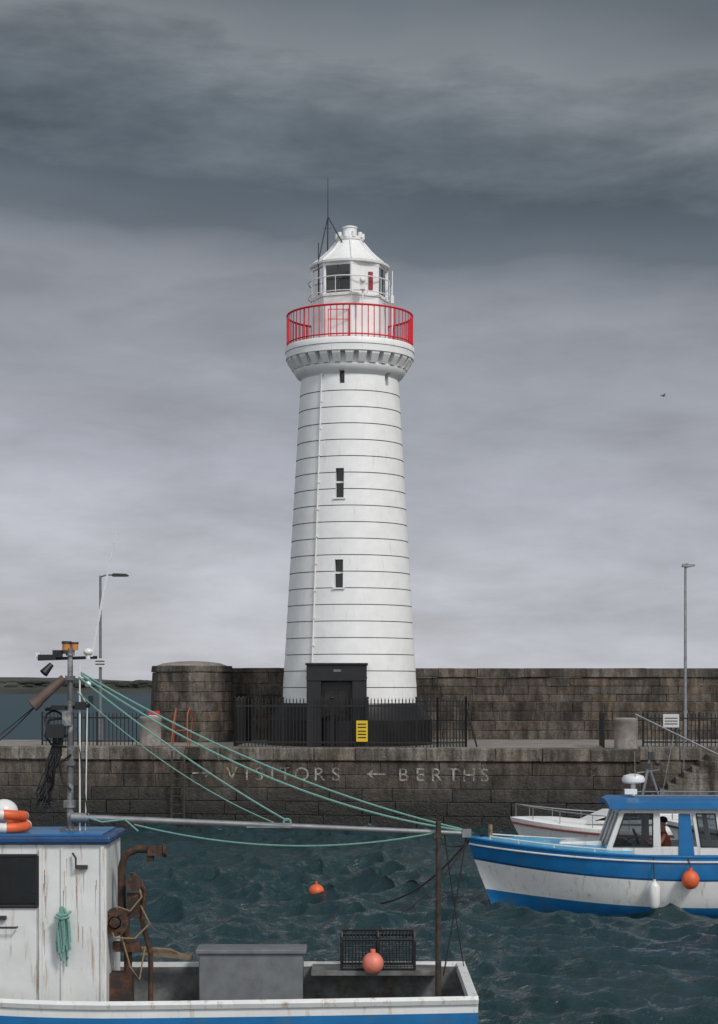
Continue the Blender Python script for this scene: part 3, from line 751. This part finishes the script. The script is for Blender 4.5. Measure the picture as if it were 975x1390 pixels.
# helmsman, seated at the wheel, facing the bow (−x)
def person():
    e = empty('person', (2.17, 36.15, 0), R(-1.5))
    o = Vector((3.90, -.35, .99))
    V = []; E = []; Rr = []
    def chain(pts_, start=None):
        prev = start
        for p_, r_ in pts_:
            V.append(o+Vector(p_)); Rr.append(r_); i = len(V)-1
            if prev is not None: E.append((prev, i))
            prev = i
        return prev
    chain([((0, 0, 0), .125)])
    sp_ = chain([((-.01, 0, .16), .12), ((-.03, 0, .32), .14)], 0); chest = chain([((-.05, 0, .45), .12)], sp_)
    nk = chain([((-.065, 0, .545), .05)], chest)
    chain([((-.085, 0, .63), .07), ((-.09, 0, .70), .086), ((-.085, 0, .77), .072)], nk)
    for sy in (-1, 1):
        sh = chain([((-.06, sy*.16, .46), .062)], chest)
        chain([((-.14, sy*.205, .34), .05), ((-.24, sy*.22, .24), .042), ((-.38, sy*.19, .32), .034), ((-.50, sy*.155, .405), .025), ((-.555, sy*.15, .43), .033)], sh)
        hp = chain([((-.03, sy*.10, -.01), .095)], 0)
        chain([((-.22, sy*.11, .0), .078), ((-.40, sy*.115, .0), .058), ((-.41, sy*.115, -.18), .052), ((-.40, sy*.115, -.34), .038), ((-.46, sy*.12, -.375), .036), ((-.54, sy*.125, -.385), .028)], hp)
    me_ = bpy.data.meshes.new('body'); me_.from_pydata(V, E, []); ob = bpy.data.objects.new('body', me_); sc.collection.objects.link(ob)
    ob.modifiers.new('s', 'SKIN')
    for i, r_ in enumerate(Rr):
        me_.skin_vertices[0].data[i].radius = (r_, r_)
    me_.skin_vertices[0].data[0].use_root = True
    sb = ob.modifiers.new('d', 'SUBSURF'); sb.levels = 2; sb.render_levels = 2
    bpy.context.view_layer.update()
    nm_ = bpy.data.meshes.new_from_object(ob.evaluated_get(bpy.context.evaluated_depsgraph_get()))
    bpy.data.objects.remove(ob)
    sk_ = pm('skin', (.48, .27, .19), .55, var=.1); jk = pm('oilskin_jacket', (.33, .11, .06), .6, var=.3); tr_ = pm('dark_trousers', (.03, .035, .05), .8)
    nm_.materials.clear()
    for m_ in (jk, tr_, sk_): nm_.materials.append(m_)
    for p_ in nm_.polygons:
        c_ = p_.center-o; p_.use_smooth = True
        p_.material_index = 2 if (c_.z > .53 or (c_.x < -.47 and c_.z > .2)) else (1 if c_.z < .06 else 0)
    ob = bpy.data.objects.new('body', nm_); sc.collection.objects.link(ob); ob.parent = e
    mb = MB()
    for sy in (-1, 1):
        for k in range(4):
            z = .405+k*.018; yy = sy*(.15)
            L_ = (.05, .058, .054, .044)[k]
            mb.tube([o+Vector((-.57, yy+sy*.008, z)), o+Vector((-.57-L_*.7, yy+sy*.012, z+.004)), o+Vector((-.575-L_*.75, yy-sy*.02, z)), o+Vector((-.57-L_*.2, yy-sy*.03, z-.004))], [.009, .009, .008, .006])
        mb.tube([o+Vector((-.55, sy*.135, .46)), o+Vector((-.585, sy*.115, .47)), o+Vector((-.61, sy*.11, .455))], [.010, .010, .007])
        mb.sphere(o+Vector((-.085, sy*.086, .695)), .022, 8, 6, sc_=(.8, .4, 1.3))
    mb.tube([o+Vector((-.168, 0, .715)), o+Vector((-.192, 0, .685)), o+Vector((-.17, 0, .675))], [.008, .013, .010])
    mb.build('fingers_ears_nose', sk_, e, smooth=True)
    mb = MB()
    for sy in (-1, 1): mb.sphere(o+Vector((-.162, sy*.031, .708)), .010, 8, 6)
    mb.box(o+Vector((-.163, 0, .648)), (.012, .04, .007)); mb.build('eyes_and_mouth', 'wdark', e, smooth=True)
    mb = MB(); mb.sphere(o+Vector((-.070, 0, .755)), .093, 18, 10, sc_=(1.02, .98, .8)); mb.prismz([tuple((o+Vector(q_)).xy) for q_ in ((-.13, -.07, 0), (-.20, -.045, 0), (-.20, .045, 0), (-.13, .07, 0))], o.z+.755, o.z+.765)
    mb.build('knitted_cap', pm('navy_cap', (.02, .025, .05), .9), e, smooth=True)
person()

def white_boat(loc, rz, L, canopy=None, scale=1):
    e = empty('motor_boat', loc, rz)
    rows = [(0, 1.15, .85, 1.0, .72), (.05, 1.02, .74, 1.01, .76), (.3, .55, .4, .95, .95), (.5, .1, .06, .85, 1.1), (.8, -.3, -.3, .4, 1.2)]
    p_ = make_hull(e, L, 2.1, rows, ['boatw', 'boatw', 'boatw', 'boatdb'])
    mb = MB(); vs = []
    for r_ in p_:
        x, y, z = r_[0]
        for s_ in (-1, -.5, 0, .5, 1): vs.append((x, s_*y*.98, z-.01+.18*(1-s_*s_)*min(1, y/.7)))
    mb.add(vs, [(i*5+j, (i+1)*5+j, (i+1)*5+j+1, i*5+j+1) for i in range(len(p_)-1) for j in range(4)])
    mb.build('deck', 'wpaint', e, smooth=True)
    mb = MB()
    for s_ in (-1, 1):
        rail = [(r_[0][0]+.15, s_*r_[0][1]*.9, r_[0][2]+.32) for r_ in p_ if r_[0][0] < L*.5]
        mb.tube(rail, .014)
        for k in range(0, len(rail), 4): mb.cyl(rail[k], (rail[k][0], rail[k][1], rail[k][2]-.36), .01, n=5)
    mb.build('bow_rail', 'steel', e, smooth=True)
    mb = MB()
    for s_ in (-1, 1): mb.tube([(r_[1][0], s_*(r_[1][1]+.02), r_[1][2]) for r_ in p_], .028)
    mb.build('rubbing_strake', pm('faded_red_rubber', (.20, .05, .05), .7) if not canopy else 'dgrey', e, smooth=True)
    if canopy:
        mb = MB(); mb.prism([(L*.3, .95), (L*.36, 1.6), (L*.45, 1.95), (L*.85, 1.9), (L*.93, 1.0)], -.85, .85); mb.build('canopy', 'dgrey', e, bevel=.12, seg=3)
    else:
        mb = MB(); mb.prism([(L*.30, 1.0), (L*.42, 1.3), (L*.75, 1.3), (L*.78, 1.0)], -.7, .7); mb.build('cuddy', 'wpaint', e, bevel=.06)
        mb = MB(); mb.prism([(L*.345, 1.1), (L*.425, 1.255), (L*.6, 1.26), (L*.6, 1.12)], -.71, .71); mb.build('cuddy_window', 'dglass', e)
    return e
white_boat((3.75, 45, 0), R(3), 5.8)
white_boat((8.0, 47.5, 0), R(2), 5.5, True)
white_boat((7.2, 42.5, .1), R(-2), 5.5, True)
e = empty('rowing_dinghy', (5.0, 50.5, 0), R(4))
p_ = make_hull(e, 3.6, 1.5, [(0, .62, .45, 1.0, .7), (.1, .5, .34, .98, .8), (.3, .1, .08, .85, 1.0), (.5, -.15, -.15, .4, 1.1)], ['dgrey', 'dgrey', 'wdark'])
mb = MB()
for s_ in (-1, 1): mb.tube([(r_[0][0], s_*r_[0][1], r_[0][2]) for r_ in p_], .03)
mb.box((1.3, 0, .38), (.25, 1.1, .04)); mb.box((2.3, 0, .38), (.25, 1.3, .04)); mb.build('gunwale_and_thwarts', 'wood', e)

# ------------------------------------------------ left: working boat with boom
WB = empty('work_boat', (0, 20.2, 0), 0)
rows = [(0, 1.7, 1.03, 1.0, .7), (.05, 1.5, .9, 1.01, .75), (.3, .8, .5, .97, .9), (.5, .15, .08, .9, 1.1), (.9, -.5, -.5, .3, 1.2)]
pp = make_hull(WB, 9.4, 2.7, rows, ['boatw', 'boatb', 'boatb', 'boatdb'])
hob = [c_ for c_ in WB.children if c_.name.startswith('hull')][0]; hob.location = (-8.15, 0, 0)
off = -8.15
mb = MB()
for s_ in (-1, 1):
    mb.tube([(r_[0][0]+off, s_*r_[0][1], r_[0][2]) for r_ in pp], .05, 6)
mb.box((1.2, 0, 1.05), (.1, 2.4, .1))
mb.build('gunwale', 'wheelw', WB, smooth=True)
mb = MB(); vs = []
for r_ in pp: vs += [(r_[0][0]+off, -r_[0][1]*.96, .62), (r_[0][0]+off, r_[0][1]*.96, .62)]
mb.add(vs, [(2*i, 2*i+2, 2*i+3, 2*i+1) for i in range(len(pp)-1)]); mb.build('deck', 'deckg', WB)
mb = MB()
for s_ in (-1, 1):
    vs = []
    for r_ in pp: vs += [(r_[0][0]+off, s_*(r_[0][1]-.07), r_[0][2]), (r_[0][0]+off, s_*(r_[0][1]*.95-.02), .6)]
    mb.add(vs, [(2*i, 2*i+2, 2*i+3, 2*i+1) for i in range(len(pp)-1)])
mb.build('bulwark', 'deckg', WB)
mb = MB(); x0, x1 = -5.6, -2.74; yn, yf = -.55, .6; zt = 2.64
def wall_w(y0, y1):
    mb.box(((x0-3.95)/2, (y0+y1)/2, 1.6), (-3.95-x0, y1-y0, 2.0+.08))
    mb.box(((-3.95-3.50)/2, (y0+y1)/2, 1.27), (.45, y1-y0, 1.42)); mb.box(((-3.95-3.50)/2, (y0+y1)/2, 2.575), (.45, y1-y0, .13))
    mb.box(((-3.50+x1)/2, (y0+y1)/2, 1.6), (x1+3.50, y1-y0, 2.08))
wall_w(yn, yn+.05); wall_w(yf-.05, yf)
mb.box((x1-.025, (yn+yf)/2, 1.6), (.05, yf-yn-.102, 2.08)); mb.box((x0+.03, (yn+yf)/2, 1.6), (.05, yf-yn-.102, 2.08))
mb.build('wheelhouse', 'wheelw', WB, bevel=.006)
mb = MB()
for y in (yn+.03, yf-.03): mb.box((-3.725, y, 2.245), (.45, .012, .53))
mb.build('wheelhouse_glass', 'glass', WB)
mb = MB()
for a, b_ in (((-3.96, 2.52), (-3.49, 2.52)), ((-3.96, 1.97), (-3.49, 1.97)), ((-3.96, 1.97), (-3.96, 2.52)), ((-3.49, 1.97), (-3.49, 2.52))):
    mb.cyl((a[0], yn-.01, a[1]), (b_[0], yn-.01, b_[1]), .02, n=6)
mb.build('window_rubber', 'wdark', WB)
mb = MB(); mb.box(((x0+x1)/2+.0, (yn+yf)/2, 2.69), (x1-x0+.1, yf-yn+.12, .085)); mb.build('wheelhouse_roof', 'boatdb', WB, bevel=.025)
mb = MB(); mb.box(((x0+x1)/2, (yn+yf)/2, 2.735), (x1-x0-.1, yf-yn-.1, .03)); mb.build('roof_top', 'boatb', WB)
mb = MB()
mb.box((-3.22, yn-.012, 1.7), (.02, .02, 1.8)); mb.box((-3.45, yn-.02, 1.75), (.03, .03, 1.7)); mb.box((-2.78, yn-.01, 1.7), (.04, .03, 1.85))
mb.build('panel_battens', 'wheelw', WB)
mb = MB(); mb.box((-3.0, yn-.03, 2.4), (.12, .05, .04)); mb.tube([(-3.1, yn-.04, 2.55), (-3.06, yn-.08, 2.5), (-3.06, yn-.08, 2.4), (-3.0, yn-.04, 2.38)], .012)
mb.box((-3.9, yn-.03, 1.85), (.16, .05, .04)); mb.tube([(-3.95, yn-.04, 1.75), (-3.95, yn-.09, 1.75), (-3.7, yn-.09, 1.75), (-3.7, yn-.04, 1.75)], .012)
mb.build('trim', 'dgrey', WB)
mb = MB()
for k in range(22):
    xx = random.choice([-3.19, -3.19, -3.0, -2.84, -3.42, -3.06, -3.4])+random.uniform(-.02, .02); zt_ = random.uniform(1.7, 2.5); ln = random.uniform(.1, .35); w_ = random.uniform(.002, .005)
    mb.add([(xx-w_, yn-.003, zt_), (xx+w_, yn-.003, zt_), (xx+w_*.3, yn-.003, zt_-ln), (xx-w_*.3, yn-.003, zt_-ln)], [(0, 1, 2, 3)])
mb.build('rust_runs', pm('rust_stain', (.42, .27, .16), .9, var=.4, scale=20), WB)
mb = MB()
for k in range(18):
    xx = -3.2+random.uniform(-.07, .07)
    zb_ = random.uniform(1.3, 1.6); yy = yn-.05-random.random()*.06; x2 = -3.2+random.uniform(-.03, .03)
    mb.tube([(x2, yy, 1.98-random.random()*.04), (x2*.4+xx*.6, yy-.02, 1.9), (xx, yy-.02, 1.8), (xx+random.uniform(-.02, .02), yy, 1.6), (xx+random.uniform(-.04, .04), yy-.02, zb_)], .012)
mb.tube([(-3.26, yn-.12, 1.9), (-3.2, yn-.13, 1.88), (-3.14, yn-.12, 1.9), (-3.12, yn-.07, 1.92)], .016)
mb.tube([(-3.28, yn-.12, 1.87), (-3.2, yn-.13, 1.85), (-3.12, yn-.12, 1.87)], .016)
mb.build('rope_coil', 'ropeg', WB, smooth=True)
mb = MB()
for k, (z, tx, dx) in enumerate(((2.83, 4, 0), (2.94, -5, -.03))):
    m3 = Matrix.Rotation(R(tx), 3, 'X') @ Matrix.Rotation(R(3), 3, 'Y')
    mb.torus((-3.93+dx, -.2, z), .26, .055, m3, n=40, m=12, mif=lambda i: 1 if i % 10 in (0, 1) else 0)
mb.build('life_rings', ['orange', 'boatw'], WB, smooth=True)
mb = MB(); mb.sphere((-3.98, .1, 2.95), .16, sc_=(1, 1, .9)); mb.build('satellite_dome', 'boatw', WB, smooth=True)
mx_ = -3.22
mb = MB(); mb.cyl((mx_, 0, 2.7), (mx_, 0, 4.7), .038, .03); mb.box((mx_, 0, 2.76), (.2, .2, .04)); mb.cyl((mx_, 0, 4.7), (mx_, 0, 4.78), .05)
mb.box((mx_, -.03, 3.05), (.12, .12, .08)); mb.box((mx_, 0, 3.5), (.1, .1, .05)); mb.box((mx_, 0, 4.45), (.1, .1, .05)); mb.box((mx_-.03, -.04, 4.0), (.1, .06, .16))
mb.build('mast', 'mastp', WB, smooth=True)
mb = MB(); mb.tube([(mx_+.11, -.02, 2.75), (mx_+.11, -.02, 4.6)], .010); mb.tube([(mx_+.17, .0, 2.75), (mx_+.19, .0, 4.15), (mx_+.1, 0, 4.3)], .007)
mb.build('mast_ladder_tube', 'boatw', WB)
mb = MB(); mb.tube([(-3.58, 0, 4.66), (-2.92, 0, 4.68)], .018); mb.box((-3.47, 0, 4.68), (.2, .12, .06)); mb.box((-3.36, .0, 4.72), (.1, .1, .08))
mb.cyl((-3.42, -.05, 4.6), (-3.5, -.1, 4.5), .03, .05); mb.tube([(-3.5, 0, 4.1), (-3.0, 0, 4.14)], .02); mb.box((-3.38, 0, 3.86), (.2, .16, .15)); mb.box((-3.1, 0, 4.14), (.12, .12, .09)); mb.box((-2.99, 0, 4.2), (.05, .05, .1))
mb.box((-3.35, 0, 4.12), (.16, .1, .05)); mb.tube([(-3.2, 0, 3.8), (-3.4, 0, 3.82)], .015)
mb.tube([(-3.3, 0, 4.0), (-3.46, 0, 3.98), (-3.5, 0, 3.8), (-3.42, 0, 3.7), (-3.26, 0, 3.68)], .014); mb.tube([(-3.2, -.05, 3.6), (-3.33, -.05, 3.5), (-3.3, -.05, 3.3), (-3.2, -.05, 3.2)], .012)
mb.torus((-3.4, 0, 3.98), .1, .012, Matrix.Rotation(R(90), 3, 'X'), n=18, m=5)
mb.build('mast_fittings', 'blackiron', WB, smooth=True)
mb = MB(); mb.cyl((-3.26, 0, 4.76), (-3.26, 0, 4.83), .05, .05); mb.cyl((-3.17, 0, 4.76), (-3.17, 0, 4.83), .04); mb.build('beacon', 'amber', WB, smooth=True)
mb = MB(); mb.cyl((-3.26, 0, 4.83), (-3.26, 0, 4.86), .055); mb.cyl((-3.26, 0, 4.72), (-3.26, 0, 4.76), .055); mb.cyl((-3.17, 0, 4.83), (-3.17, 0, 4.85), .045); mb.build('beacon_caps', 'dgrey', WB, smooth=True)
mb = MB(); mb.sphere((-3.02, 0, 4.74), .055, sc_=(1, 1, .8)); mb.cyl((-3.02, 0, 4.66), (-3.02, 0, 4.72), .03); mb.sphere((-3.02, 0, 4.38), .035); mb.box((-3.58, 0, 4.7), (.05, .05, .07)); mb.build('gps_dome', 'boatw', WB, smooth=True)
mb = MB(); mb.cyl((-3.28, -.06, 4.45), (-3.55, -.12, 4.2), .045, .06); mb.cyl((-3.55, -.12, 4.2), (-3.62, -.14, 4.14), .07, .075); mb.build('deck_floodlight', pm('brown_horn', (.12, .08, .065), .6), WB, smooth=True)
mb = MB(); mb.tube([(-2.98, 0, 4.68), (-2.85, 0, 5.4), (-2.70, 0, 6.1)], [.015, .013, .009]); mb.build('whip_antenna', 'boatw', WB, smooth=True)
mb = MB()
for k in range(26):
    px_, pz_ = random.uniform(-3.42, -3.3), random.uniform(3.7, 3.95)
    q1 = (random.uniform(-3.5, -3.36), random.uniform(-.05, .08), random.uniform(3.35, 3.55)); q2 = (random.uniform(-3.62, -3.45), random.uniform(-.05, .08), random.uniform(2.98, 3.2))
    mb.tube([(px_, 0, pz_), ((px_+q1[0])/2+random.uniform(-.04, .04), .03, (pz_+q1[2])/2), q1, ((q1[0]+q2[0])/2+random.uniform(-.05, .05), .02, (q1[2]+q2[2])/2), q2, (q2[0]+random.uniform(.02, .12), .0, q2[2]-random.uniform(-.04, .1))], .008, 5)
mb.build('hanging_net', 'blackiron', WB, smooth=True)
mb = MB(); mb.cyl((-3.15, -.05, 2.90), (1.24, 0.0, 2.715), .038, .028); mb.cyl((-3.2, -.05, 2.90), (-3.0, -.05, 2.893), .055); mb.box((-1.0, -.03, 2.81), (.5, .05, .05))
mb.box((1.2, 0, 2.72), (.1, .08, .09)); mb.build('boom', 'steel', WB, smooth=True)
mb = MB(); mb.cyl((.88, -.1, .6), (.88, -.1, 2.86), .036, .03); mb.box((.88, -.05, 2.70), (.1, .16, .05)); mb.build('boom_crutch', 'postp', WB, smooth=True)
mb = MB()
mb.tube(cat((-3.12, 0, 4.5), (1.22, 0, 2.74), .30), .012); mb.tube(cat((-3.12, .04, 4.52), (1.15, .04, 2.76), .19), .011)
mb.tube(cat((-3.12, -.03, 4.46), (-.80, -.03, 2.86), .07), .011); mb.tube(cat((-2.5, -.05, 2.82), (.86, -.05, 2.73), .19), .009)
mb.tube(cat((-3.14, -.03, 4.3), (-.95, -.03, 2.84), .14), .007)
mb.torus((-.8, -.03, 2.84), .04, .012, Matrix.Rotation(R(90), 3, 'X'), n=14, m=5)
mb.tube([(-3.0, -.1, 2.9), (-2.85, -.1, 2.85), (-2.6, -.1, 2.88), (-2.45, -.1, 2.75)], .01)
mb.build('topping_lines', 'ropeg', WB, smooth=True)
mb = MB(); mb.tube(cat((1.2, 0, 2.72), (.95, .2, 1.1), .05), .009); mb.tube(cat((.95, 0, 2.73), (1.22, .9, 1.1), .05), .006)
mb.tube(cat((-3.2, 0, 4.5), (-5.5, 0, 2.8), .1), .007); mb.tube(cat((-3.15, 0, 3.9), (-3.0, -.1, 2.8), -.05), .006)
mb.tube(cat((-3.55, 0, 4.2), (-4.6, 0, 3.4), .1), .008)
mb.build('stays', 'roped', WB)
mb = MB()
mb.tube([(-2.55, -.2, .6), (-2.55, -.2, 1.5), (-2.62, -.2, 1.95), (-2.62, -.2, 2.35), (-2.58, -.2, 2.5), (-2.45, -.2, 2.56), (-2.25, -.2, 2.56)], .045, 10)
mb.box((-2.25, -.2, 2.54), (.16, .12, .10)); mb.cyl((-2.16, -.2, 2.54), (-2.12, -.2, 2.54), .07); mb.cyl((-2.3, -.2, 2.42), (-2.3, -.2, 2.5), .04)
mb.cyl((-2.47, -.32, 2.2), (-2.47, -.22, 2.2), .07, n=18); mb.cyl((-2.47, -.36, 2.2), (-2.47, -.33, 2.2), .09, n=18)
for yy in (-.3, -.44): mb.cyl((-2.66, yy-.03, 1.78), (-2.66, yy, 1.78), .15, n=22)
mb.cyl((-2.66, -.47, 1.78), (-2.66, -.30, 1.78), .07, n=22); mb.cyl((-2.66, -.53, 1.78), (-2.66, -.47, 1.78), .05, .06, n=12); mb.cyl((-2.66, -.56, 1.78), (-2.66, -.2, 1.78), .03)
for k in range(6):
    a = k*math.pi/3; mb.box((-2.66+.105*math.cos(a), -.478, 1.78+.105*math.sin(a)), (.02, .02, .02))
mb.box((-2.48, -.25, 1.95), (.14, .12, .26)); mb.tube([(-2.5, -.2, 2.3), (-2.36, -.22, 2.1), (-2.4, -.22, 1.8), (-2.3, -.2, 1.4), (-2.3, -.2, .6)], .03, 8)
mb.box((-2.55, -.3, 1.5), (.3, .14, .1)); mb.box((-2.62, -.2, .9), (.25, .25, .6))
mb.build('pot_hauler', 'rust', WB, smooth=True)
mb = MB()
mb.tube([(-2.45, -.3, 2.25), (-2.38, -.35, 2.05), (-2.5, -.4, 1.9), (-2.62, -.45, 1.95), (-2.75, -.4, 1.8), (-2.66, -.5, 1.62), (-2.45, -.4, 1.6), (-2.3, -.3, 1.75), (-2.4, -.3, 1.95)], .011)
mb.tube([(-2.6, -.4, 1.65), (-2.5, -.42, 1.3), (-2.4, -.4, 1.15), (-2.35, -.3, 1.5)], .010)
mb.build('hauler_rope', 'ropeb', WB, smooth=True)
mb = MB(); mb.box((-1.25, .95, 1.29), (1.28, .5, .05)); mb.box((-1.25, .95, .95), (1.2, .44, .64)); mb.build('fish_box', 'greyp', WB, bevel=.012)
mb = MB(); mb.box((-2.25, 1.0, 1.22), (.6, .12, .05), mat=Matrix.Rotation(R(6), 3, 'Y')); mb.tube([(-2.7, .9, 1.32), (-2.2, .95, 1.28), (-2.05, 1.0, 1.2)], .02); mb.build('oars', 'wood', WB)
pot = empty('lobster_pot', (.22, 21.15, 1.08)); mb = MB()
w2, d2, h2 = .42, .22, .42
for xx in (-w2, 0.0, w2):
    arch = [(xx, -d2, 0), (xx, -d2, h2*.75), (xx, -d2*.75, h2), (xx, d2*.75, h2), (xx, d2, h2*.75), (xx, d2, 0)]
    mb.tube(arch, .018)
for yy, z in ((-d2, 0), (-d2, h2*.8), (d2, 0), (d2, h2*.8), (0, h2)): mb.tube([(-w2, yy, z+.01), (w2, yy, z+.01)], .014)
for i in range(22):
    xx = -w2+2*w2*i/21; mb.tube([(xx, -d2, 0), (xx+.02, -d2, h2*.78), (xx, -d2*.75, h2), (xx, d2*.75, h2), (xx, d2, h2*.78), (xx, d2, 0)], .005, 4)
for i in range(10): mb.tube([(-w2, -d2, h2*i/10), (w2, -d2, h2*i/10)], .005, 4); mb.tube([(-w2, d2, h2*i/10), (w2, d2, h2*i/10)], .005, 4)
mb.build('frame', 'blackiron', pot)
mb = MB(); mb.sphere((0, 0, 0), .125, sc_=(1, 1, 1)); mb.cyl((0, 0, .11), (0, 0, .16), .03); mb.build('buoy', pm('pink_orange_float', (.75, .22, .15), .5), empty('float_buoy', (.16, 20.8, 1.18)), smooth=True)
mb = MB(); mb.box((.2, .95, 1.05), (1.5, .55, .05)); mb.build('stern_shelf', 'deckg', WB)
e = empty('mooring_buoy', (-.87, 37.0, max(BZ[0]+.07, BZ[1]))); mb = MB(); mb.sphere((0, 0, .0), .15, sc_=(1.05, 1.05, .9)); mb.cyl((0, 0, .12), (0, 0, .19), .025); mb.build('float', 'orange', e, smooth=True)
e = empty('seagull', (16.8, 100, 20.5)); mb = MB()
mb.sphere((0, 0, 0), .05, 10, 8, sc_=(2.4, 1, 1)); mb.sphere((-.13, 0, .03), .03, 8, 6)
mb.add([(-.06, 0, .03), (.06, 0, .03), (.04, -.2, .09), (-.03, -.2, .09), (.06, -.42, .04), (.04, .2, .09), (-.03, .2, .09), (.06, .42, .04)], [(0, 1, 2, 3), (3, 2, 4), (0, 6, 5, 1), (6, 7, 5)])
mb.add([(.1, -.03, 0), (.1, .03, 0), (.2, .04, 0), (.2, -.04, 0)], [(0, 1, 2, 3)])
mb.build('body', 'greyp', e); e.rotation_euler = (0, 0, R(25))
